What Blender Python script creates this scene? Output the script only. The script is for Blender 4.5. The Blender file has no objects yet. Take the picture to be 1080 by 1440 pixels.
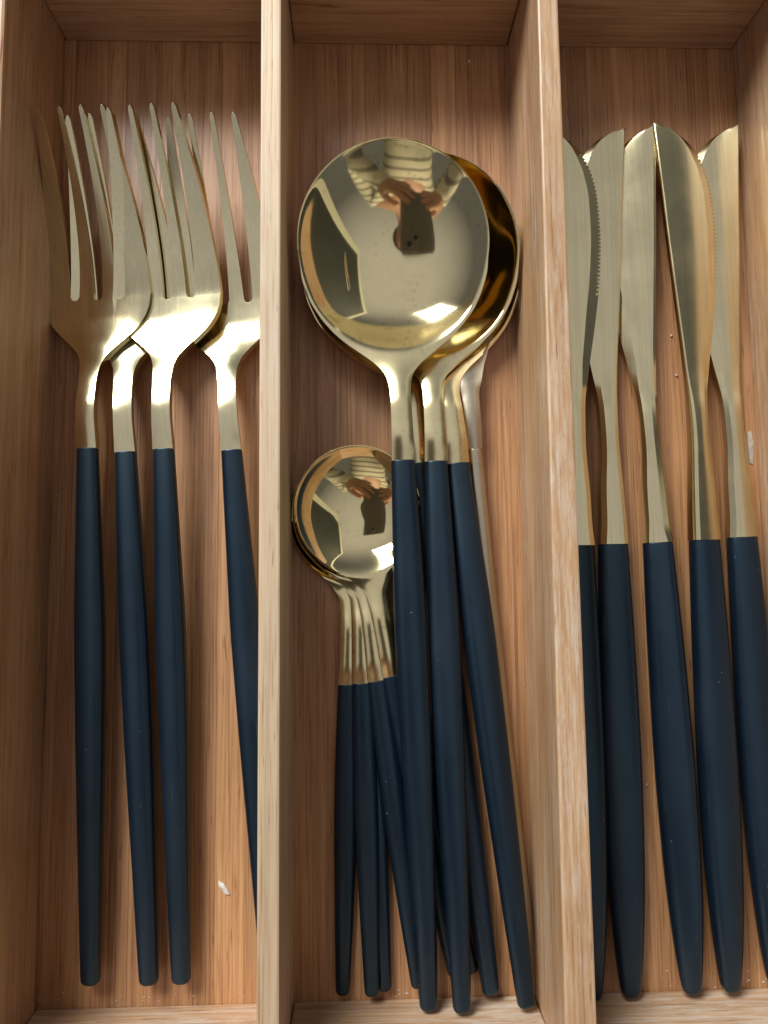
import bpy, bmesh, math, random
from mathutils import Vector, Matrix
random.seed(7)
S = bpy.context.scene
C = S.collection
MM = 0.001

# ------------------------------------------------------------------ camera
cam_data = bpy.data.cameras.new('camera')
cam = bpy.data.objects.new('camera', cam_data); C.objects.link(cam)
cam.rotation_euler = (0.0976, -0.0336, -0.0112)
cam.location = (0, 0, 0.190)
cam_data.sensor_fit = 'VERTICAL'; cam_data.sensor_height = 24
cam_data.lens = 1081.8 / 1440 * 24
cam_data.clip_start = 0.004; cam_data.clip_end = 50
S.camera = cam
CM = Matrix.Translation((0, 0, 190)) @ cam.rotation_euler.to_matrix().to_4x4()

def at(u, v, z):
    """millimetre point at height z seen at photo pixel u, v (used to lay things out)"""
    d = CM.to_3x3() @ Vector(((u-540)/1081.8, -(v-720)/1081.8, -1))
    return Vector((0, 0, 190)) + d*((z-190)/d.z)

# ------------------------------------------------------------------ world: the pale ceiling and walls of the room
W = bpy.data.worlds.new('World'); S.world = W; W.use_nodes = True
nt = W.node_tree; bg = nt.nodes['Background']
tc = nt.nodes.new('ShaderNodeTexCoord'); sep = nt.nodes.new('ShaderNodeSeparateXYZ')
rmp = nt.nodes.new('ShaderNodeValToRGB'); mr = nt.nodes.new('ShaderNodeMapRange')
nt.links.new(tc.outputs['Generated'], sep.inputs[0])
mr.inputs['From Min'].default_value = -0.2; mr.inputs['From Max'].default_value = 1
nt.links.new(sep.outputs['Z'], mr.inputs['Value']); nt.links.new(mr.outputs[0], rmp.inputs[0])
rmp.color_ramp.elements[0].color = (0.23, 0.24, 0.265, 1); rmp.color_ramp.elements[0].position = 0.55
rmp.color_ramp.elements[1].color = (1.0, 1.0, 1.04, 1); rmp.color_ramp.elements[1].position = 0.95
nt.links.new(rmp.outputs[0], bg.inputs['Color']); bg.inputs['Strength'].default_value = 0.50

# ------------------------------------------------------------------ the kitchen window above the worktop
def area(name, loc, target, sx, sy, power, col):
    l = bpy.data.lights.new(name, 'AREA'); l.shape = 'RECTANGLE'; l.size = sx; l.size_y = sy
    l.energy = power; l.color = col
    o = bpy.data.objects.new(name, l); C.objects.link(o); o.location = loc
    o.rotation_euler = (Vector(target)-Vector(loc)).to_track_quat('-Z', 'Y').to_euler()
    return o
area('window_light', (-0.66, 1.10, 1.02), (0, 0, 0), 0.66, 0.72, 42, (0.95, 1.0, 0.97))

S.view_settings.view_transform = 'Standard'; S.view_settings.look = 'None'
S.view_settings.exposure = 0.0; S.view_settings.gamma = 1
S.render.engine = 'CYCLES'
S.cycles.max_bounces = 10; S.cycles.glossy_bounces = 6; S.cycles.diffuse_bounces = 5

# ------------------------------------------------------------------ materials
def mat(name):
    m = bpy.data.materials.new(name); m.use_nodes = True
    return m, m.node_tree, m.node_tree.nodes['Principled BSDF']
def N(nt, t, **k):
    n = nt.nodes.new(t)
    for a, b in k.items(): setattr(n, a, b)
    return n
def ramp(nt, src, stops):
    r = N(nt, 'ShaderNodeValToRGB'); e = r.color_ramp.elements
    while len(e) < len(stops): e.new(0.5)
    for i, (p, c) in enumerate(stops):
        e[i].position = p; e[i].color = (c, c, c, 1) if isinstance(c, (int, float)) else (*c, 1)
    nt.links.new(src, r.inputs[0]); return r
def mapped_noise(nt, vec, scale, ns=1.0, detail=3, rough=0.6, dist=0.0):
    mp = N(nt, 'ShaderNodeMapping'); mp.inputs['Scale'].default_value = scale
    nt.links.new(vec, mp.inputs[0])
    n = N(nt, 'ShaderNodeTexNoise'); n.inputs['Scale'].default_value = ns; n.inputs['Detail'].default_value = detail
    n.inputs['Roughness'].default_value = rough; n.inputs['Distortion'].default_value = dist
    nt.links.new(mp.outputs[0], n.inputs['Vector']); return n
def mix(nt, kind, fac, a, b):
    m = N(nt, 'ShaderNodeMix', data_type='RGBA', blend_type=kind)
    for s, v in ((0, fac), (6, a), (7, b)):
        if hasattr(v, 'default_value') or hasattr(v, 'is_linked'): nt.links.new(v, m.inputs[s])
        elif isinstance(v, (int, float)) : m.inputs[s].default_value = v
        else: m.inputs[s].default_value = (*v, 1)
    return m.outputs[2]

def bamboo(name, axis, base, dark, pale, wear=0.0, rough=0.42, coat=0.0, vary=0.12):
    """fine grained bamboo; axis 0/1/2 is the grain direction"""
    m, nt, b = mat(name)
    tc = N(nt, 'ShaderNodeTexCoord'); oi = N(nt, 'ShaderNodeObjectInfo')
    add = N(nt, 'ShaderNodeVectorMath', operation='ADD')
    rs = N(nt, 'ShaderNodeVectorMath', operation='SCALE'); rs.inputs['Scale'].default_value = 3.0
    comb = N(nt, 'ShaderNodeCombineXYZ')
    for i in range(3): nt.links.new(oi.outputs['Random'], comb.inputs[i])
    nt.links.new(comb.outputs[0], rs.inputs[0])
    nt.links.new(tc.outputs['Object'], add.inputs[0]); nt.links.new(rs.outputs[0], add.inputs[1])
    v = add.outputs[0]
    def sc(across, along):
        s = [across]*3; s[axis] = along; return s
    fine = mapped_noise(nt, v, sc(2600, 45), detail=2)
    mid = mapped_noise(nt, v, sc(780, 12), detail=4, rough=0.7)
    broad = mapped_noise(nt, v, sc(130, 4), detail=2)
    blot = mapped_noise(nt, v, (45, 22, 45) if axis == 1 else (22, 45, 45), detail=3)
    c = mix(nt, 'MIX', ramp(nt, mid.outputs[0], [(0.34, 0), (0.62, 1)]).outputs[0], dark, base)
    c = mix(nt, 'MIX', ramp(nt, fine.outputs[0], [(0.45, 0), (0.75, 0.55)]).outputs[0], c, pale)
    c = mix(nt, 'MULTIPLY', ramp(nt, fine.outputs[0], [(0.3, 0.85), (0.42, 0)]).outputs[0], c, (0.66, 0.56, 0.5))
    c = mix(nt, 'MULTIPLY', 0.8, c, ramp(nt, broad.outputs[0], [(0.3, (0.74, 0.68, 0.64)), (0.7, (1.12, 1.1, 1.08))]).outputs[0])
    c = mix(nt, 'MULTIPLY', 0.7, c, ramp(nt, blot.outputs[0], [(0.35, (0.82, 0.78, 0.76)), (0.65, (1.08, 1.07, 1.06))]).outputs[0])
    c = mix(nt, 'MULTIPLY', 1.0, c, ramp(nt, oi.outputs['Random'], [(0, (1-vary, 1-vary*1.15, 1-vary*1.3)), (1, (1+vary*.5, 1+vary*.5, 1+vary*.5))]).outputs[0])
    # short dark pores and the odd pale scuff
    pore = mapped_noise(nt, v, sc(1500, 110), detail=1)
    c = mix(nt, 'MULTIPLY', ramp(nt, pore.outputs[0], [(0.69, 0), (0.76, 0.7)]).outputs[0], c, (0.42, 0.3, 0.24))
    scf = mapped_noise(nt, v, (420, 420, 420), detail=4, rough=0.75)
    c = mix(nt, 'MIX', ramp(nt, scf.outputs[0], [(0.69, 0), (0.77, 0.55)]).outputs[0], c, (0.72, 0.6, 0.5))
    if wear:
        w1 = mapped_noise(nt, v, sc(700, 60), detail=9, rough=0.82)
        w2 = mapped_noise(nt, v, (30, 16, 40) if axis == 1 else (16, 30, 40), detail=2)
        mm = N(nt, 'ShaderNodeMath', operation='MULTIPLY')
        nt.links.new(ramp(nt, w1.outputs[0], [(0.45, 0), (0.66, 1)]).outputs[0], mm.inputs[0])
        nt.links.new(ramp(nt, w2.outputs[0], [(0.5-0.25*wear, 0), (0.62, wear)]).outputs[0], mm.inputs[1])
        c = mix(nt, 'MIX', mm.outputs[0], c, (0.70, 0.62, 0.54))
    nt.links.new(c, b.inputs['Base Color'])
    nt.links.new(ramp(nt, mid.outputs[0], [(0.2, rough+0.12), (0.8, rough-0.06)]).outputs[0], b.inputs['Roughness'])
    b.inputs['Coat Weight'].default_value = coat; b.inputs['Coat Roughness'].default_value = 0.3
    bp = N(nt, 'ShaderNodeBump'); bp.inputs['Strength'].default_value = 0.35; bp.inputs['Distance'].default_value = 0.00012
    h = mix(nt, 'MIX', 0.5, fine.outputs[0], mid.outputs[0])
    nt.links.new(h, bp.inputs['Height']); nt.links.new(bp.outputs[0], b.inputs['Normal'])
    return m
BASE, DARK, PALE = (0.50, 0.262, 0.118), (0.34, 0.155, 0.068), (0.63, 0.385, 0.205)
M_floor = bamboo('bamboo_floor', 1, BASE, DARK, PALE, coat=0.3, rough=0.46, vary=0.2)
M_side = bamboo('bamboo_side', 1, (0.52, 0.305, 0.17), (0.40, 0.215, 0.115), (0.63, 0.42, 0.27), wear=0.3, vary=0.06)
M_worn = bamboo('bamboo_worn', 1, (0.58, 0.35, 0.185), (0.46, 0.25, 0.12), (0.70, 0.49, 0.31), wear=0.62, vary=0.06)
M_pale = bamboo('bamboo_pale', 1, (0.66, 0.50, 0.34), (0.55, 0.38, 0.24), (0.74, 0.61, 0.46), wear=0.4, vary=0.04)
M_cross = bamboo('bamboo_cross', 0, (0.54, 0.33, 0.195), (0.42, 0.235, 0.135), (0.66, 0.47, 0.32), wear=0.3, vary=0.05)
M_crossw = bamboo('bamboo_cross_worn', 0, (0.54, 0.34, 0.2), (0.42, 0.24, 0.13), (0.70, 0.52, 0.38), wear=1.0, vary=0.05)

def gold(name, col, rough, brushed=0.5, spots=0.0, neck=None):
    m, nt, b = mat(name)
    tc = N(nt, 'ShaderNodeTexCoord'); v = tc.outputs['Object']
    b.inputs['Metallic'].default_value = 1
    br = mapped_noise(nt, v, (2200, 60, 60), detail=2)
    sm = mapped_noise(nt, v, (90, 90, 90), detail=4, rough=0.65)
    st = mapped_noise(nt, v, (1500, 22, 1500), detail=3, rough=0.7)
    col = mix(nt, 'MULTIPLY', min(1.0, brushed*1.6), col, ramp(nt, st.outputs[0], [(0.3, 0.84), (0.7, 1.0)]).outputs[0])
    c = mix(nt, 'MULTIPLY', 0.5, col, ramp(nt, sm.outputs[0], [(0.3, (0.86, 0.85, 0.8)), (0.7, (1.05, 1.05, 1.05))]).outputs[0])
    if spots:
        sp = N(nt, 'ShaderNodeTexVoronoi'); sp.inputs['Scale'].default_value = 520
        sp.inputs['Randomness'].default_value = 1
        nt.links.new(v, sp.inputs['Vector'])
        ar = mapped_noise(nt, v, (60, 60, 60), detail=1)
        mm = N(nt, 'ShaderNodeMath', operation='MULTIPLY')
        nt.links.new(ramp(nt, sp.outputs['Distance'], [(0.22, 1), (0.36, 0)]).outputs[0], mm.inputs[0])
        nt.links.new(ramp(nt, ar.outputs[0], [(0.5, 0), (0.62, spots)]).outputs[0], mm.inputs[1])
        c = mix(nt, 'MULTIPLY', mm.outputs[0], c, (0.72, 0.68, 0.6))
    nt.links.new(c, b.inputs['Base Color'])
    ro = ramp(nt, sm.outputs[0], [(0.25, rough*0.8), (0.75, rough*1.35)]).outputs[0]
    if neck:   # the neck and the heel of the bowl are satin, the bowl itself polished
        sp_ = N(nt, 'ShaderNodeSeparateXYZ'); nt.links.new(v, sp_.inputs[0])
        mr_ = N(nt, 'ShaderNodeMapRange', interpolation_type='SMOOTHSTEP'); nt.links.new(sp_.outputs['Y'], mr_.inputs['Value'])
        for k_, x_ in (('From Min', neck[0]), ('From Max', neck[1]), ('To Min', 0.15), ('To Max', 0.0)): mr_.inputs[k_].default_value = x_
        ad_ = N(nt, 'ShaderNodeMath', operation='ADD'); nt.links.new(ro, ad_.inputs[0]); nt.links.new(mr_.outputs[0], ad_.inputs[1]); ro = ad_.outputs[0]
    nt.links.new(ro, b.inputs['Roughness'])
    bp = N(nt, 'ShaderNodeBump'); bp.inputs['Strength'].default_value = brushed; bp.inputs['Distance'].default_value = 0.000006
    nt.links.new(br.outputs[0], bp.inputs['Height']); nt.links.new(bp.outputs[0], b.inputs['Normal'])
    return m
GC = (0.80, 0.70, 0.45)
M_gold = gold('gold_steel_satin', GC, 0.12, 0.5)
M_mirror = gold('gold_steel_polished', (0.86, 0.73, 0.43), 0.055, 0.08, spots=0.5, neck=(0.146, 0.170))
M_mirror_small = gold('gold_steel_polished_small', (0.86, 0.72, 0.41), 0.05, 0.08, spots=0.4, neck=(0.088, 0.101))
M_blade = gold('gold_steel_blade', (0.80, 0.69, 0.43), 0.14, 0.6)
M_steel = gold('plain_steel', (0.54, 0.46, 0.35), 0.26, 0.3)

m, nt_, b_ = mat('navy_coating'); M_navy = m
tcn = N(nt_, 'ShaderNodeTexCoord'); oin = N(nt_, 'ShaderNodeObjectInfo')
ad = N(nt_, 'ShaderNodeVectorMath', operation='ADD'); nt_.links.new(tcn.outputs['Object'], ad.inputs[0]); nt_.links.new(oin.outputs['Random'], ad.inputs[1])
s1 = mapped_noise(nt_, ad.outputs[0], (110, 45, 110), detail=4, rough=0.65)
s2 = mapped_noise(nt_, ad.outputs[0], (900, 900, 900), detail=2, rough=0.7)
s3 = mapped_noise(nt_, ad.outputs[0], (160, 70, 160), detail=6, rough=0.8, dist=1.5)
c = mix(nt_, 'MIX', ramp(nt_, s1.outputs[0], [(0.35, 0), (0.7, 1)]).outputs[0], (0.003, 0.0075, 0.0155), (0.0048, 0.011, 0.021))
c = mix(nt_, 'MULTIPLY', ramp(nt_, s3.outputs[0], [(0.58, 0), (0.68, 0.75)]).outputs[0], c, (0.45, 0.45, 0.5))
c = mix(nt_, 'MIX', ramp(nt_, s2.outputs[0], [(0.755, 0), (0.785, 0.55)]).outputs[0], c, (0.35, 0.36, 0.38))
s4 = mapped_noise(nt_, ad.outputs[0], (1400, 36, 1400), detail=1, dist=0.6)
s5 = mapped_noise(nt_, ad.outputs[0], (28, 16, 28), detail=3, rough=0.6)
c = mix(nt_, 'MIX', ramp(nt_, s4.outputs[0], [(0.74, 0), (0.78, 0.10)]).outputs[0], c, (0.20, 0.21, 0.23))
c = mix(nt_, 'MIX', ramp(nt_, s5.outputs[0], [(0.50, 0), (0.68, 0.012)]).outputs[0], c, (0.25, 0.27, 0.30))
nt_.links.new(c, b_.inputs['Base Color'])
nt_.links.new(ramp(nt_, s5.outputs[0], [(0.3, 0.27), (0.7, 0.45)]).outputs[0], b_.inputs['Roughness'])
b_.inputs['Specular IOR Level'].default_value = 0.62; b_.inputs['Specular Tint'].default_value = (0.60, 0.84, 1.0, 1)
bpn = N(nt_, 'ShaderNodeBump'); bpn.inputs['Strength'].default_value = 0.1; bpn.inputs['Distance'].default_value = 0.00002
nt_.links.new(s2.outputs[0], bpn.inputs['Height']); nt_.links.new(bpn.outputs[0], b_.inputs['Normal'])

def plain(name, col, rough=0.6, var=0.15, scale=60, metal=0.0):
    m, nt, b = mat(name); tc = N(nt, 'ShaderNodeTexCoord')
    n = mapped_noise(nt, tc.outputs['Object'], (scale,)*3, detail=4)
    c = mix(nt, 'MULTIPLY', 1.0, col, ramp(nt, n.outputs[0], [(0.3, 1-var), (0.7, 1.0)]).outputs[0])
    nt.links.new(c, b.inputs['Base Color']); b.inputs['Roughness'].default_value = rough; b.inputs['Metallic'].default_value = metal
    return m
M_paper = plain('paper', (0.78, 0.72, 0.66), 0.7, 0.25, 900)
M_crumb = plain('crumb', (0.62, 0.55, 0.47), 0.8, 0.4, 1500)

# ------------------------------------------------------------------ mesh helpers
def link(name, me, material, parent=None, smooth=True, sharp=None):
    me.materials.append(material)
    o = bpy.data.objects.new(name, me); C.objects.link(o)
    if parent: o.parent = parent
    if smooth: me.polygons.foreach_set('use_smooth', [True]*len(me.polygons))
    if sharp is not None:
        bm = bmesh.new(); bm.from_mesh(me)
        for e in bm.edges:
            if len(e.link_faces) == 2 and e.calc_face_angle(0) > sharp: e.smooth = False
        bm.to_mesh(me); bm.free()
    return o
def mesh(name, vs, fs):
    me = bpy.data.meshes.new(name)
    me.from_pydata([tuple(Vector(v)*MM) for v in vs], [], fs); me.validate()
    bm = bmesh.new(); bm.from_mesh(me); bmesh.ops.recalc_face_normals(bm, faces=bm.faces); bm.to_mesh(me); bm.free()
    return me
def curve(pts):
    """smooth (monotone cubic) interpolation through pts"""
    xs = [p[0] for p in pts]; ys = [p[1] for p in pts]; n = len(xs)
    d = [(ys[i+1]-ys[i])/(xs[i+1]-xs[i]) for i in range(n-1)]
    m = [d[0]] + [0 if d[i-1]*d[i] <= 0 else 2*d[i-1]*d[i]/(d[i-1]+d[i]) for i in range(1, n-1)] + [d[-1]]
    def f(x):
        if x <= xs[0]: return ys[0]
        if x >= xs[-1]: return ys[-1]
        i = next(k for k in range(n-1) if x <= xs[k+1])
        h = xs[i+1]-xs[i]; t = (x-xs[i])/h
        return ((2*t**3-3*t*t+1)*ys[i] + (t**3-2*t*t+t)*h*m[i] + (-2*t**3+3*t*t)*ys[i+1] + (t**3-t*t)*h*m[i+1])
    return f
def tag(o, label=None, cat=None, group=None, kind=None):
    if label: o['label'] = label
    if cat: o['category'] = cat
    if group: o['group'] = group
    if kind: o['kind'] = kind
    return o
def empty(name, loc=(0, 0, 0), rot=(0, 0, 0)):
    o = bpy.data.objects.new(name, None); C.objects.link(o); o.empty_display_size = 0.01
    o.location = Vector(loc)*MM; o.rotation_euler = rot; return o

def rings(name, rs):
    """loft closed rings of equal count, capped"""
    vs = [p for r in rs for p in r]; n = len(rs[0]); fs = []
    for i in range(len(rs)-1):
        for j in range(n):
            k = (j+1) % n; fs.append((i*n+j, i*n+k, (i+1)*n+k, (i+1)*n+j))
    fs.append(tuple(range(n))[::-1]); fs.append(tuple((len(rs)-1)*n+j for j in range(n)))
    return mesh(name, vs, fs)

def handle_mesh(name, L, w, th, zc, cap=1.3, exp=2.5, n=28):
    """coated handle from y=0 (round end) to y=L (flat ferrule end)"""
    ys = []
    k = 7
    for i in range(k): ys.append(cap*(1-math.cos(math.pi/2*i/k)) + 0.0)
    y = cap
    while y < L-0.4: ys.append(y); y += 2.0
    ys += [L-0.25, L-0.08, L]
    rs = []
    for y in ys:
        s = 1.0
        if y < cap: s = 0.45 + 0.55*math.sqrt(max(0, 1-(1-y/cap)**2))
        if y == 0: s = 0.40
        if y > L-0.2: s = 0.975 if y == L else 0.995
        W_, T_, Z_ = w(y)*s, th(y)*s, zc(y)
        r = []
        for j in range(n):
            a = 2*math.pi*j/n; ca, sa = math.cos(a), math.sin(a)
            r.append((math.copysign(abs(ca)**(2/exp), ca)*W_, y, Z_+math.copysign(abs(sa)**(2/exp), sa)*T_))
        rs.append(r)
    return rings(name, rs)

def sheet_object(name, verts, faces, thick, material, parent, bevel=0.28, neckfun=None):
    """a pressed metal sheet: upper surface given, thickness added below, edges rounded"""
    me = bpy.data.meshes.new(name)
    me.from_pydata([tuple(Vector(v)*MM) for v in verts], [], faces)
    bm = bmesh.new(); bm.from_mesh(me); bmesh.ops.remove_doubles(bm, verts=bm.verts, dist=1e-7)
    bmesh.ops.recalc_face_normals(bm, faces=bm.faces)
    if sum(f.normal.z for f in bm.faces) < 0: bmesh.ops.reverse_faces(bm, faces=bm.faces)
    bm.to_mesh(me); bm.free()
    o = link(name, me, material, parent)
    vg = o.vertex_groups.new(name='thickness')
    for v in me.vertices:
        vg.add([v.index], neckfun(v.co.y/MM) if neckfun else 1.0, 'REPLACE')
    so = o.modifiers.new('solidify', 'SOLIDIFY'); so.thickness = thick*MM; so.offset = -1; so.vertex_group = 'thickness'
    bv = o.modifiers.new('bevel', 'BEVEL'); bv.width = bevel*MM; bv.segments = 2; bv.limit_method = 'ANGLE'
    bv.angle_limit = math.radians(50); bv.harden_normals = True
    return o

def grid_faces(nr, nc):
    return [(i*nc+j, i*nc+j+1, (i+1)*nc+j+1, (i+1)*nc+j) for i in range(nr-1) for j in range(nc-1)]

# ------------------------------------------------------------------ fork
FH = 121.8
f_w = curve([(FH, 2.4), (130, 2.2), (137, 2.15), (141.5, 2.45), (144.6, 3.4), (147.2, 5.4), (149.6, 7.9), (152.2, 10.4), (155, 12.3), (157.8, 13.2), (160.6, 13.45)])
f_z = curve([(0, 0), (60, 1.6), (FH, 5.2), (130, 6.1), (138, 4.9), (147, 1.6), (155, -0.35), (160.6, -0.54)])
YS, YT, ZS = 160.6, 199.5, -0.54
def fork_z(x, y):
    if y <= YS: z = f_z(y)
    else:
        t = (y-YS)/(YT-YS); z = ZS + 15.4*(0.28*t + 0.72*t*t) - 0.28*15.4*t*(1-t)**3
    k = min(1, max(0, (y-141)/14)); k = k*k*(3-2*k)
    return z + k*0.7*(x/13.4)**2 - (1-k)*0.10*(x/2.3)**2
def fork_head(parent):
    V, F = [], []
    # columns of the head: tine | slot | tine | slot | tine | slot | tine
    sl = 1.1; cols = []
    edges0 = [-13.45, -5.84-sl, -5.84+sl, -sl, sl, 5.84-sl, 5.84+sl, 13.45]
    nsub = [8, 8, 6, 8, 6, 8, 8]
    def xcols():
        out = []
        for k in range(7):
            for j in range(nsub[k]): out.append((k, j/nsub[k]))
        out.append((6, 1.0)); return out
    cols = xcols(); nc = len(cols)
    ys = [FH + (YS-FH)*i/52 for i in range(53)]
    for y in ys:
        w = f_w(y)
        for (k, t) in cols:
            x0 = edges0[k] + (edges0[k+1]-edges0[k])*t
            x = x0*w/13.45; yy = y
            b = max(0, (y-(YS-7))/7)**2
            if k % 2 == 1:
                s = 2*t-1; yy = y - b*sl*math.sqrt(max(0, 1-s*s))
            elif y > YS-7: pass
            V.append((x, yy, fork_z(x, yy)))
    F += grid_faces(len(ys), nc)
    # the four tines go on from the last row
    last = (len(ys)-1)*nc; start = [0, 16, 30, 44]; cnt = [9, 7, 7, 9]
    base_edges = [(-13.45, -5.84-sl), (-5.84+sl, -sl), (sl, 5.84-sl), (5.84+sl, 13.45)]
    for q in range(4):
        a0, b0 = base_edges[q]; cx = (q-1.5)*5.06; hw = 0.52
        a1, b1 = cx-hw, cx+hw
        prev = [last+start[q]+j for j in range(cnt[q])]
        steps = [i/30 for i in range(1, 30)] + [0.984, 0.993, 0.998, 1.0]
        for t in steps:
            yy = YS + (YT-YS)*t + (0.25 if q in (1, 2) else 0)*t
            bl = 0.75*math.sin(math.pi*t); tt = 1-(1-t)**1.12
            a = a0+(a1-a0)*tt; b = b0+(b1-b0)*tt
            ti = t**0.85
            if q == 0: a -= bl; b = b0+(b1-b0)*tt
            elif q == 3: b += bl
            s = 1.0
            if t > 0.975: s = math.sqrt(max(0.03, 1-((t-0.975)/0.025)**2))
            m_ = (a+b)/2; h_ = (b-a)/2*s
            row = []
            for j in range(cnt[q]):
                x = m_-h_ + 2*h_*j/(cnt[q]-1)
                row.append(len(V)); V.append((x, yy, fork_z(x, yy)))
            for j in range(cnt[q]-1): F.append((prev[j], prev[j+1], row[j+1], row[j]))
            prev = row
    th = curve([(FH, 1.0), (140, 0.85), (160, 0.62), (200, 0.5)])
    return sheet_object('head', V, F, 2.6, M_gold, parent, 0.25, th)
fh_w = curve([(0, 2.15), (5, 2.3), (28, 2.8), (44, 3.15), (60, 3.4), (78, 3.5), (99, 3.05), (FH, 2.45)])
fh_t = curve([(0, 1.6), (30, 2.2), (70, 2.5), (FH, 1.75)])
fh_z = curve([(0, 0), (60, 1.4), (FH, 4.1)])

def make_fork():
    r = empty('fork')
    fork_head(r)
    link('handle', handle_mesh('handle', FH, fh_w, fh_t, fh_z), M_navy, r, sharp=math.radians(60))
    return r

# ------------------------------------------------------------------ spoon (length factor k)
def spoon_parts(parent, HL, a, bt, bb, yc, depth, neck, rim, hw, ht, hz, mats, thick=2.4, metal_handle=False):
    ww = curve(neck)
    zf = curve(rim); tip = yc+bt
    def width(y):
        if y >= yc: return a*math.sqrt(max(0.0004, 1-((y-yc)/bt)**2))
        return ww(y)
    def z(x, y):
        dy = y-yc; r2 = (x/a)**2 + (dy/(bt if dy > 0 else bb))**2
        s = max(0, 1-r2); e = 0.03 + 0.40*max(0, -dy/math.hypot(dy, x*1.1+1e-6))**7*min(1, r2)**2
        return zf(y) - depth*(0.62*s + 0.38*max(0, 1-r2*r2))*s/(s+e)*1.02
    ys = [HL + (yc-bb*1.25-HL)*i/22 for i in range(22)]
    y0 = yc-bb*1.25
    ys += [y0 + (yc-y0)*i/44 for i in range(44)]
    ys += [yc + bt*math.sin(math.pi/2*i/40) for i in range(41)]
    V = []; nc = 45
    for y in ys:
        w = width(min(y, tip-1e-4))
        for j in range(nc):
            t = math.sin(math.pi/2*(2*j/(nc-1)-1)); x = t*w
            k = 1 if y < y0 else max(0, 1-(y-y0)/(0.5*bb))
            V.append((x, y, z(x, y) - k*0.4*t*t))
    th = curve([(HL, 1.0), (yc-bb, 0.75), (yc-bb*0.5, 0.5), (tip, 0.45)])
    sheet_object('bowl', V, grid_faces(len(ys), nc), thick, mats[0], parent, 0.22, th)
    link('handle', handle_mesh('handle', HL, hw, ht, hz, cap=1.2), mats[1], parent, sharp=math.radians(60))

def make_spoon():
    r = empty('spoon')
    yc = 174.9; HL = 124.4
    neck = [(HL, 2.7), (134, 2.45), (140, 2.4), (yc-32.5, 2.6), (yc-29.8, 3.5), (yc-27.2, 5.6), (yc-24.6, 8.7), (yc-22, 12.0), (yc-19, 15.2), (yc-15.5, 18.0), (yc-11, 20.5), (yc-5.5, 22.0), (yc, 22.2)]
    rim = [(HL, 3.7), (131, 5.1), (137, 5.1), (143, 3.8), (149, 2.2), (154, 1.5), (160, 2.1), (167, 4.0), (yc, 6.8), (186, 10.8), (200, 15.8)]
    spoon_parts(r, HL, 22.2, 20.9, 25.0, yc, 8.3, neck, rim,
        curve([(0, 2.0), (5, 2.2), (28, 2.9), (60, 3.6), (85, 3.8), (105, 3.35), (HL, 2.75)]),
        curve([(0, 1.5), (30, 2.2), (75, 2.6), (HL, 1.8)]), curve([(0, 0), (60, 0.9), (HL, 2.2)]), (M_mirror, M_navy))
    return r
def make_teaspoon():
    r = empty('teaspoon')
    HL = 70.5; yc = 110.6
    neck = [(HL, 2.3), (77, 1.95), (84, 1.85), (yc-20.5, 2.3), (yc-17.5, 3.7), (yc-14.5, 6.4), (yc-12.5, 8.8), (yc-9.5, 11.3), (yc-6, 13.4), (yc-3, 14.3), (yc, 14.6)]
    rim = [(HL, 2.3), (76, 3.2), (83, 3.3), (89, 2.3), (94, 1.6), (100, 1.9), (yc, 4.0), (126, 7.4)]
    spoon_parts(r, HL, 14.8, 14.5, 16.5, yc, 5.2, neck, rim,
        curve([(0, 1.6), (4, 1.75), (20, 2.3), (44, 2.8), (58, 2.65), (HL, 2.35)]),
        curve([(0, 1.2), (25, 1.7), (45, 1.9), (HL, 1.35)]), curve([(0, 0), (35, 0.4), (HL, 1.2)]), (M_mirror_small, M_navy), thick=1.6)
    return r

# ------------------------------------------------------------------ knife (cutting edge towards +x)
KH = 104.4
k_e = curve([(KH, 3.45), (110, 3.0), (117, 2.8), (129, 2.15), (138, 2.35), (148, 3.8), (160, 5.8), (171, 7.2), (182, 7.8), (191, 7.4), (198, 6.1), (203, 3.9), (206.5, 1.0), (209, -2.7), (210.6, -7.0)])
k_s = curve([(KH, -3.45), (110, -3.25), (117, -2.9), (132, -2.2), (140, -2.3), (150, -2.85), (160, -3.6), (180, -5.1), (195, -6.1), (210.6, -7.3)])
k_h = curve([(KH, 2.5), (120, 2.2), (136, 1.9), (142, 1.35), (148, 1.05), (210.6, 0.9)])       # half thickness
k_b = curve([(KH, 1.3), (125, 1.1), (140, 1.0), (150, 2.0), (165, 2.7), (200, 2.2), (210.6, 0.2)])   # bevel width at the edge
k_eh = curve([(KH, 1.7), (136, 1.25), (144, 0.75), (152, 0.5), (210.6, 0.4)])
k_c = curve([(KH, 1.3), (136, 0.9), (146, 0.5), (210.6, 0.35)])
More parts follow.
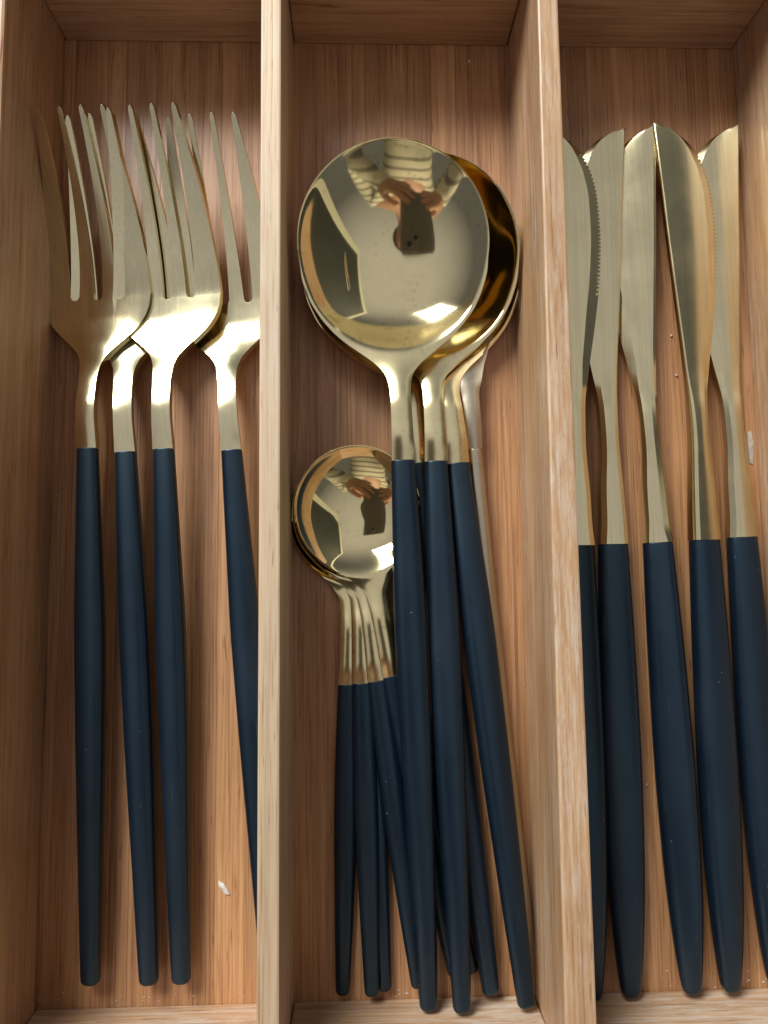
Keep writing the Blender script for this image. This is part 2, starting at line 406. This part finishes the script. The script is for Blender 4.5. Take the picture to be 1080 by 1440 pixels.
def make_knife(tooth, spine=1.0):
    r = empty('knife')
    ys = [KH + i*0.9 for i in range(int((166-KH)/0.9)+1)]
    y = 166.2; teeth = []
    while y < 202.4:
        for dy, d in ((0, 0), (0.42, 0), (0.5, -tooth), (0.92, -tooth)):
            teeth.append((y+dy, d))
        y += 1.05
    st = [(yy, 0) for yy in ys] + teeth
    y = teeth[-1][0]+0.4
    while y < 210.5: st.append((y, 0)); y += 0.35
    st.append((210.6, 0))
    rs = []
    for y, d in st:
        e0 = k_e(y); s = k_s(y); h = k_h(y); b = min(k_b(y), (e0-s)*0.4); eh = k_eh(y); c = min(k_c(y)*(1+(spine-1)*min(1, max(0, (y-KH)/30))), (e0-s)*0.3)
        e = e0 + d
        sh = h*0.55
        top = [(e, eh), (e0-min(0.62, b*0.4), eh+(h-eh)*min(0.62, b*0.4)/b), (e0-b, h), (e0-b-(e0-b-s-c)*0.33, h+0.05), (e0-b-(e0-b-s-c)*0.66, h+0.05), (s+c, h), (s+c*0.3, h*0.85), (s, sh)]
        ring = [(x, y, z) for x, z in top] + [(x, y, -z) for x, z in top[::-1]]
        rs.append(ring)
    link('blade', rings('blade', rs), M_blade, r, sharp=math.radians(5.5))
    link('handle', handle_mesh('handle', KH, curve([(0, 2.0), (3.5, 2.5), (10, 3.2), (20, 3.9), (31, 4.35), (50, 4.6), (80, 4.2), (KH, 3.5)]),
        curve([(0, 1.7), (10, 2.3), (50, 3.0), (KH, 2.5)]), lambda y: 0.0, cap=2.0, exp=2.9), M_navy, r, sharp=math.radians(60))
    return r

def copy_tree(o):
    c = o.copy(); C.objects.link(c)
    for ch in o.children:
        d = ch.copy(); C.objects.link(d); d.parent = c
    return c
def place(o, loc, yaw, pitch, roll, flip=False):
    M = Matrix.Rotation(yaw, 4, 'Z') @ Matrix.Rotation(pitch, 4, 'X') @ Matrix.Rotation(roll + (math.pi if flip else 0), 4, 'Y')
    o.rotation_euler = M.to_euler(); o.location = Vector(loc)*MM
def aim(E, zE, T, zT):
    e = at(*E, zE); t = at(*T, zT); d = t-e
    return e, math.atan2(-d.x, d.y), math.atan2(d.z, math.hypot(d.x, d.y))

# ------------------------------------------------------------------ the bamboo tray
XL, XA, XB, XR, YB, YF = -74.93, -15.75, 40.73, 101.3, 142.47, -95.82
def box(name, x0, x1, y0, y1, z0, z1, material, parent, bev=0.35, skew=None):
    cx, cy, cz = (x0+x1)/2, (y0+y1)/2, (z0+z1)/2
    vs = [(x-cx, y-cy, z-cz) for z in (z0, z1) for y in (y0, y1) for x in (x0, x1)]
    if skew: vs = [(v[0]+skew(v[0]+cx, v[1]+cy, v[2]+cz), v[1], v[2]) for v in vs]
    me = mesh(name, vs, [(0, 2, 3, 1), (4, 5, 7, 6), (0, 1, 5, 4), (2, 6, 7, 3), (0, 4, 6, 2), (1, 3, 7, 5)])
    if bev:
        bm = bmesh.new(); bm.from_mesh(me)
        bmesh.ops.bevel(bm, geom=list(bm.edges), offset=bev*MM, segments=2, affect='EDGES', profile=0.5)
        bm.to_mesh(me); bm.free()
    o = link(name, me, material, parent, smooth=False); o.location = (cx*MM, cy*MM, cz*MM)
    return o
H = 33.0
tray = empty('cutlery_tray')
tag(tray, 'bamboo cutlery tray with long compartments holding forks, spoons and knives', 'cutlery tray')
# floor: edge-glued bamboo strips, compartment by compartment
for (x0, x1) in ((XL-3, XA-2.2), (XA-2.2, XB+2.2), (XB+2.2, XR+3)):
    x = x0
    while x < x1-0.5:
        w = min(random.uniform(4.4, 8.2), x1-x)
        if x1-(x+w) < 3: w = x1-x
        box('floor_strip', x, x+w, YF-6, YB+6, -5.0, random.uniform(-0.04, 0.0), M_floor, tray, 0.07)
        x += w
box('side_wall', XL-9, XL, YF-9, YB+9, 0.02, H, M_side, tray, 0.8)
box('side_wall', XR, XR+9, YF-9, YB+9, 0.02, H, M_worn, tray, 0.8)
# end walls, one length per compartment
for (x0, x1) in ((XL, XA-0.12), (XA, XB-0.12), (XB, XR)):
    box('back_wall', x0+0.06, x1-0.06, YB, YB+9, 0.02, H, M_cross, tray, 0.4)
    box('front_wall', x0+0.06, x1-0.06, YF-9, YF, 0.02, H, M_crossw, tray, 0.5)
box('divider', XA-4.4, XA, YF+0.1, YB-0.1, 0.05, H, M_pale, tray, 0.45)
def lean(x, y, z):
    # the second divider is worn: slightly thicker at the near end, leaning a little
    t = (YB-y)/(YB-YF); right = x > XB+2
    return (0.7*t if right and z < 15 else 0) + (((0.6 if right else -1.3)*t) if z > 15 else 0)
box('divider', XB, XB+4.5, YF+0.1, YB-0.1, 0.05, H, M_worn, tray, 0.45, skew=lean)

# the drawer bottom under the tray
M_draw = plain('drawer_laminate', (0.62, 0.60, 0.57), 0.5, 0.08, 8)
dr = box('drawer_bottom', -190, 240, -150, 175, -9, -5.2, M_draw, None, 0.2); tag(dr, kind='structure')

# ------------------------------------------------------------------ forks
fork0 = make_fork()
FG = 'forks in the left compartment of the tray'
fl = [
 ((-61.14, -88.67, 4.3), 0.013, 0.008, -0.112, 'leftmost fork, its head pressed against the left side wall of the tray'),
 ((-48.13, -89.23, 3.9), 0.054, 0.001, 0.0, 'fork lying underneath with its head hidden below the two forks beside it'),
 ((-40.79, -88.96, 4.3), 0.033, 0.016, -0.10, 'fork with the bright window glare across its head, third handle from the left wall'),
 ((-20.48, -88.81, 4.6), 0.075, -0.002, -0.03, 'rightmost fork, its slanting navy handle running under the divider edge'),
]
for i, (loc, yaw, pit, rol, lab) in enumerate(fl):
    o = fork0 if i == 0 else copy_tree(fork0)
    place(o, loc, yaw, pit, rol); tag(o, lab, 'fork', FG)

# ------------------------------------------------------------------ table spoons
sp0 = make_spoon()
SG = 'large gold soup spoons with navy handles in the middle compartment'
sl_ = [
 ((15.2, -94.9, 7.0), 0.036, 0.027, 0.01, 'topmost large gold soup spoon, its round bowl mirroring a phone'),
 ((22.55, -94.8, 8.6), 0.030, -0.014, -0.02, 'large soup spoon directly under the topmost one, its handle reaching onto the front wall'),
 ((37.13, -94.27, 8.4), 0.105, -0.033, 0.10, 'large soup spoon with the rightmost navy handle, slanting towards the divider'),
]
for i, (loc, yaw, pit, rol, lab) in enumerate(sl_):
    o = sp0 if i == 0 else copy_tree(sp0)
    place(o, loc, yaw, pit, rol); tag(o, lab, 'spoon', SG)
o = copy_tree(sp0); e, yw, pt = aim((691, 1398), 3.6, (589, 653), 6.0)
place(o, e, yw, -0.008, 0.0); tag(o, 'large soup spoon lying underneath, a sliver of its gold neck showing between two others', 'spoon', SG)

# plain steel spoon under the pile
r = empty('steel_spoon'); yc = 160; HL = 128
spoon_parts(r, HL, 9, 12, 24, yc+11, 1.0,
    [(HL, 1.7), (132, 1.9), (141, 2.1), (145, 3.2), (149, 4.4), (153, 6.0), (157, 7.4), (162, 8.4), (167, 8.9), (171, 9)],
    [(HL, 3.0), (136, 4.0), (143, 3.6), (152, 1.2), (166, -0.6), (190, -0.6)],
    curve([(0, 2.6), (6, 3.1), (40, 2.6), (90, 1.9), (HL, 1.7)]), curve([(0, 0.9), (60, 1.2), (HL, 1.3)]), curve([(0, 0), (60, 0.6), (HL, 1.7)]),
    (M_steel, M_steel), thick=1.6)
e, yw, pt = aim((741, 1396), 2.2, (661, 575), 3.5)
place(r, e, yw, 0.004, 0.0); tag(r, 'plain silver steel spoon buried under the gold spoons, only its thin handle showing', 'spoon')

# ------------------------------------------------------------------ teaspoons
ts0 = make_teaspoon()
TG = 'small gold teaspoons with navy handles in the middle compartment'
tl = [
 ((482, 1399), (493, 727), 1.9, 5.0, 0.0, 'teaspoon with the leftmost of the short navy handles, standing apart from the others'),
 ((542, 1403), (503, 724), 1.9, 5.8, 0.0, 'teaspoon whose dark handle lies mostly hidden under the second short handle'),
 ((523, 1407), (503, 723), 3.8, 6.8, 0.0, 'teaspoon with the second short navy handle from the left'),
 ((672, 1400), (503, 720), 1.9, 7.6, 0.0, 'teaspoon buried below, only a crescent of its bowl and neck showing'),
 ((589, 1392), (499, 720), 3.3, 8.3, 0.02, 'teaspoon with a short navy handle slanting under the topmost soup spoon'),
 ((644, 1390), (502, 715), 2.4, 9.6, 0.03, 'topmost teaspoon with its round mirror bowl in view beside the soup spoon handle'),
]
for i, (E_, B_, zE, zB, rol, lab) in enumerate(tl):
    o = ts0 if i == 0 else copy_tree(ts0)
    e = at(*E_, zE); b = at(*B_, zB); d = b-e; h_ = math.hypot(d.x, d.y)
    pt = (zB-zE-4.0)/h_
    place(o, (b.x-d.x/h_*110.6, b.y-d.y/h_*110.6, zE), math.atan2(-d.x, d.y), pt, rol); tag(o, lab, 'teaspoon', TG)

# ------------------------------------------------------------------ knives
kn_t = make_knife(0.50); kn_p = make_knife(0.0); kn_s = make_knife(0.0, 5.0)
KG = 'gold table knives with navy handles in the right compartment'
kl = [
 (kn_t, (833, 1405), 4.6, (757, 185), 6.6, False, 0.0, 'leftmost knife, half hidden behind the divider, serrated edge facing right'),
 (kn_p, (887, 1402), 4.6, (877, 180), 5.6, True, -0.03, 'second knife from the divider, wide pale blade with its straight back to the right'),
 (kn_s, (973, 1397), 4.6, (917, 181), 4.6, True, -0.27, 'middle knife tilted on its side, its blade pale with a dark back stripe'),
 (kn_t, (1028, 1394), 5.0, (917, 180), 6.6, False, 0.065, 'knife with the dark grey blade and toothed right edge, leaning over its neighbour'),
 (kn_p, (1093, 1385), 4.2, (1035, 180), 4.2, True, -0.10, 'rightmost knife, lying against the right side wall of the tray'),
]
used = set()
for (src, E_, zE, T_, zT, flip, rol, lab) in kl:
    o = copy_tree(src) if src.name in used else src; used.add(src.name)
    e = at(*E_, zE); t = at(*T_, zT)
    # the tip of the blade lies 6 mm to the spine side of the axis
    d = t-e; off = (7.1 if flip else -7.1)*math.cos(rol); ang = math.asin(off/math.hypot(d.x, d.y))
    yaw = math.atan2(-d.x, d.y) + ang
    place(o, e, yaw, math.atan2(d.z, math.hypot(d.x, d.y)), rol, flip); tag(o, lab, 'knife', KG)

# ------------------------------------------------------------------ scraps lying in the tray
def flake(name, u, v, pts, material, label, cat, z=0.25):
    p = at(u, v, 0.2); r = random.Random(u)
    n = len(pts); vs = [(x, y, z+0.25*r.random()) for x, y in pts] + [(x*0.98, y*0.98, 0.03) for x, y in pts] + [(0, 0, z+0.45)]
    fs = [(i, (i+1) % n, 2*n) for i in range(n)] + [(i, i+n, (i+1) % n+n, (i+1) % n) for i in range(n)] + [tuple(range(2*n-1, n-1, -1))]
    o = link(name, mesh(name, vs, fs), material, None, smooth=False); o.location = (p.x*MM, p.y*MM, 0)
    return tag(o, label, cat)
flake('paper_scrap', 314, 1248, [(-1.3, 1.6), (0.1, 0.9), (0.8, -0.1), (1.5, -1.6), (0.4, -1.5), (-0.4, -0.4), (-1.0, 0.4)], M_paper, 'small torn white paper scrap on the bare floor between fork handles', 'paper scrap')
flake('dried_smear', 1055, 630, [(-0.5, 4.2), (0.5, 4.4), (0.9, 1.5), (0.8, -2.0), (0.5, -4.2), (-0.4, -3.9), (-0.6, -0.5)], M_crumb, 'long greyish dried smear on the floor beside the rightmost knife neck', 'smear', 0.1)
for (u, v, s, lab) in ((944, 472, 0.32, 'pale crumb on the floor between two knife blades'), (951, 528, 0.4, 'larger pale crumb below another one between the knife necks'), (910, 1104, 0.35, 'tiny pale crumb on the floor between two knife handles'), (660, 86, 0.5, 'pale chip on the floor near the back wall behind the spoons')):
    flake('crumb', u, v, [(s*math.cos(a)*random.uniform(.7, 1.3), s*math.sin(a)*random.uniform(.7, 1.4)) for a in [k*math.pi/3 for k in range(6)]], M_crumb, lab, 'crumb', 0.2)

# fine dust and fibres gathered in the corners: nobody could count them
rd = random.Random(11); V, F = [], []
for k in range(420):
    x0, x1 = rd.choice(((XL, XA-4.4), (XA, XB), (XB+5, XR)))
    if rd.random() < 0.55:
        x = rd.uniform(x0, x1); y = rd.choice((YF, YF, YB)); y += (1 if y < 0 else -1)*abs(rd.gauss(0.5, 2.2))
    elif rd.random() < 0.6: x = rd.choice((x0+abs(rd.gauss(0, 1.5)), x1-abs(rd.gauss(0, 1.5)))); y = rd.uniform(YF, YB)
    else: x = rd.uniform(x0, x1); y = rd.uniform(YF, YB)
    r_ = rd.uniform(0.04, 0.16) if rd.random() < 0.93 else rd.uniform(0.16, 0.28); n = len(V); a0 = rd.uniform(0, 6.3)
    el = rd.uniform(1, 2.2)
    for q in range(4):
        a = a0+q*math.pi/2+rd.uniform(-.4, .4); V.append((x+r_*math.cos(a)*el, y+r_*math.sin(a), 0.02))
    V.append((x, y, 0.02+r_*0.9)); F += [(n, n+1, n+4), (n+1, n+2, n+4), (n+2, n+3, n+4), (n+3, n, n+4)]
ds = link('dust', mesh('dust', V, F), M_crumb, None, smooth=False)
tag(ds, 'fine pale dust and specks scattered in the corners of the tray', 'dust', kind='stuff')

# ------------------------------------------------------------------ the phone that takes the picture, and the person holding it (seen mirrored in the spoons)
M_phone = plain('phone_glass', (0.14, 0.14, 0.13), 0.3, 0.05, 5)
M_bump = plain('phone_camera_bump', (0.16, 0.15, 0.145), 0.3, 0.05, 5)
M_lens = plain('lens_glass', (0.004, 0.004, 0.006), 0.04, 0.0, 5)
M_rim = plain('lens_ring', (0.3, 0.3, 0.3), 0.3, 0.0, 5, metal=1.0)
def rounded(name, x0, x1, y0, y1, z0, z1, rad, material, parent, bev):
    pts = []
    for cx, cy, a0 in ((x1-rad, y1-rad, 0), (x0+rad, y1-rad, 90), (x0+rad, y0+rad, 180), (x1-rad, y0+rad, 270)):
        for k in range(9):
            a = math.radians(a0+k*90/8); pts.append((cx+rad*math.cos(a), cy+rad*math.sin(a)))
    rs = [[(x, y, z) for x, y in pts] for z in (z0, z1)]
    me = rings(name, rs); o = link(name, me, material, parent, sharp=math.radians(50))
    b = o.modifiers.new('bevel', 'BEVEL'); b.width = bev*MM; b.segments = 3; b.limit_method = 'ANGLE'; b.angle_limit = math.radians(60)
    return o
ph = empty('phone'); ph.location = cam.location; ph.rotation_euler = cam.rotation_euler
tag(ph, 'dark grey phone held flat above the spoons, mirrored in the big bowl', 'phone')
rounded('body', -58, 15, -131, 16, 5.0, 12.8, 10, M_phone, ph, 1.6)
rounded('camera_bump', -20, 12, -19, 13, 3.2, 5.4, 8, M_bump, ph, 0.8)
for (lx, ly) in ((0, 0), (-12, -11)):
    ri = rings('lens', [[(lx+r_*math.cos(a*math.pi/16), ly+r_*math.sin(a*math.pi/16), z_) for a in range(32)] for (r_, z_) in ((5.6, 1.6), (6.8, 1.9), (7.0, 3.4))])
    l_ = link('lens', ri, M_rim, ph, sharp=math.radians(40))
    g_ = link('glass', rings('glass', [[(lx+5.2*math.cos(a*math.pi/12), ly+5.2*math.sin(a*math.pi/12), z_) for a in range(24)] for z_ in (1.3, 1.7)]), M_lens, l_)

M_skin = plain('skin', (0.50, 0.27, 0.19), 0.5, 0.15, 90)
m, nt_, b_ = mat('striped_knit'); M_knit = m
tcn = N(nt_, 'ShaderNodeTexCoord'); wv = N(nt_, 'ShaderNodeTexWave', wave_type='BANDS', bands_direction='Z')
wv.inputs['Scale'].default_value = 9; wv.inputs['Distortion'].default_value = 0.6
nt_.links.new(tcn.outputs['Object'], wv.inputs['Vector'])
kc = mix(nt_, 'MIX', ramp(nt_, wv.outputs['Fac'], [(0.72, 0), (0.82, 1)]).outputs[0], (0.66, 0.60, 0.50), (0.26, 0.23, 0.20))
nt_.links.new(kc, b_.inputs['Base Color']); b_.inputs['Roughness'].default_value = 0.9
M_hair = plain('hair', (0.06, 0.035, 0.02), 0.6, 0.5, 200)

def skinned(name, chains, material, parent, sub=2):
    """chains of (x,y,z,r) in mm; a chain starting with an int index continues from that vertex"""
    vs, rs, es = [], [], []
    names = {}
    for ch in chains:
        prev = names.get(ch[0]) if isinstance(ch[0], str) else None
        for p in ch:
            if isinstance(p, str): continue
            vs.append(Vector(p[:3])*MM); rs.append(p[3]*MM); i = len(vs)-1
            if len(p) > 4: names[p[4]] = i
            if prev is not None: es.append((prev, i))
            prev = i
    me = bpy.data.meshes.new(name); me.from_pydata(vs, es, [])
    o = link(name, me, material, parent)
    sk = o.modifiers.new('skin', 'SKIN'); sk.use_smooth_shade = True
    if not me.skin_vertices: bm = bmesh.new(); bm.from_mesh(me); bm.verts.layers.skin.verify(); bm.to_mesh(me); bm.free()
    for i, sv in enumerate(me.skin_vertices[0].data): sv.radius = (rs[i], rs[i]); sv.use_root = (i == 0)
    su = o.modifiers.new('subdivision', 'SUBSURF'); su.levels = sub; su.render_levels = sub
    return o
pr = empty('person', (0, -420, -950)); 
tag(pr, 'person in a cream striped knit sweater leaning over the drawer, holding the phone', 'person')
def body_chains():
    z0 = 950
    def P(x, y, z, r, n=None): return (x, y+420, z+z0, r, n) if n else (x, y+420, z+z0, r)
    ch = [[P(-20, -470, -40, 120), P(-20, -440, 120, 116), P(-20, -375, 260, 128), P(-20, -325, 370, 118, 'chest'), P(-20, -290, 455, 54, 'neck'), P(-20, -262, 520, 50), P(-20, -235, 600, 82), P(-20, -230, 675, 78), P(-20, -235, 715, 50)]]
    # arms: shoulder, elbow, wrist, palm
    ch.append(['chest', P(150, -335, 385, 52), P(235, -380, 250, 44), P(255, -350, 130, 36), P(150, -260, 165, 30), P(82, -205, 190, 22, 'wr'), P(52, -170, 194, 26, 'pr')])
    ch.append(['chest', P(-190, -335, 385, 52), P(-275, -380, 250, 44), P(-290, -340, 130, 36), P(-200, -230, 165, 30), P(-132, -160, 190, 22, 'wl'), P(-98, -128, 196, 26, 'pl')])
    for k, (a, b, c_) in enumerate((((38, -140), (14, -110), (-8, -84)), ((30, -152), (2, -126), (-22, -104)), ((26, -166), (-4, -144), (-28, -126)), ((26, -182), (2, -166), (-18, -154)))):
        r = 9.0-0.7*k
        ch.append(['pr', P(*a, 188, r+1), P(*b, 182, r), P(*c_, 187, r-1.2)])
    ch.append(['pr', P(62, -140, 204, 11), P(38, -118, 214, 9.5), P(16, -104, 213, 8.5)])
    for k, (a, b, c_) in enumerate((((-82, -100), (-60, -84), (-44, -76)), ((-78, -114), (-54, -102), (-36, -96)), ((-76, -128), (-54, -120), (-38, -116)), ((-78, -142), (-58, -138), (-44, -136)))):
        r = 8.6-0.6*k
        ch.append(['pl', P(*a, 188, r+1), P(*b, 183, r), P(*c_, 187, r-1.2)])
    ch.append(['pl', P(-88, -96, 206, 10), P(-66, -84, 214, 9), P(-48, -82, 213, 8)])
    return ch
bc = body_chains()
skinned('body', bc, M_skin, pr)
def grow(ch, k, n=None):
    return [p if isinstance(p, str) else tuple([p[0], p[1], p[2], p[3]+k] + list(p[4:])) for p in (ch[:n] if n else ch)]
skinned('sweater', [grow(bc[0], 12, 4), grow(bc[1], 9, 7), grow(bc[2], 9, 7)], M_knit, pr)
# face and hair
def ball(name, c, r, material, parent, sq=(1, 1, 1)):
    me = bpy.data.meshes.new(name); bm = bmesh.new(); bmesh.ops.create_uvsphere(bm, u_segments=24, v_segments=16, radius=1)
    for v in bm.verts: v.co = Vector((v.co.x*r*sq[0]+c[0], v.co.y*r*sq[1]+c[1], v.co.z*r*sq[2]+c[2]))*MM
    bm.to_mesh(me); bm.free(); return link(name, me, material, parent)
ball('hair', (-20, 167, 1608), 92, M_hair, pr, (1, 1.0, 1.05))
for sx in (-1, 1):
    ball('eye', (-20+sx*30, 256, 1570), 11, plain('eye_white', (0.7, 0.68, 0.65), 0.2, 0), pr)
ball('nose', (-20, 267, 1548), 13, M_skin, pr, (0.8, 1, 1.4))
ball('mouth', (-20, 258, 1520), 20, plain('lips', (0.4, 0.14, 0.12), 0.4, 0), pr, (1, 0.4, 0.3))

# tall cupboard standing to the right of the drawer, cream frame and dark panel
M_cream = plain('cream_paint', (0.68, 0.64, 0.52), 0.4, 0.05, 10)
M_dark = plain('dark_panel', (0.03, 0.03, 0.028), 0.75, 0.1, 10)
cb = empty('cupboard', (430, 60, -850)); tag(cb, 'cream framed cupboard with a dark panel standing to the right of the drawer', 'cupboard')
for nm, a in (('frame', (0, 20, -330, -270, 0, 1780)), ('frame', (0, 20, 640, 700, 0, 1780)), ('frame', (0, 20, -270, 640, 900, 960)), ('frame', (0, 20, -270, 640, 1720, 1780))):
    box(nm, *a, M_cream, cb, 1.5)
box('panel', 8, 18, -270, 640, 960.5, 1719.5, M_dark, cb, 0)
box('side', 20.5, 420, -330, 700, 0, 1780, M_cream, cb, 1.5)
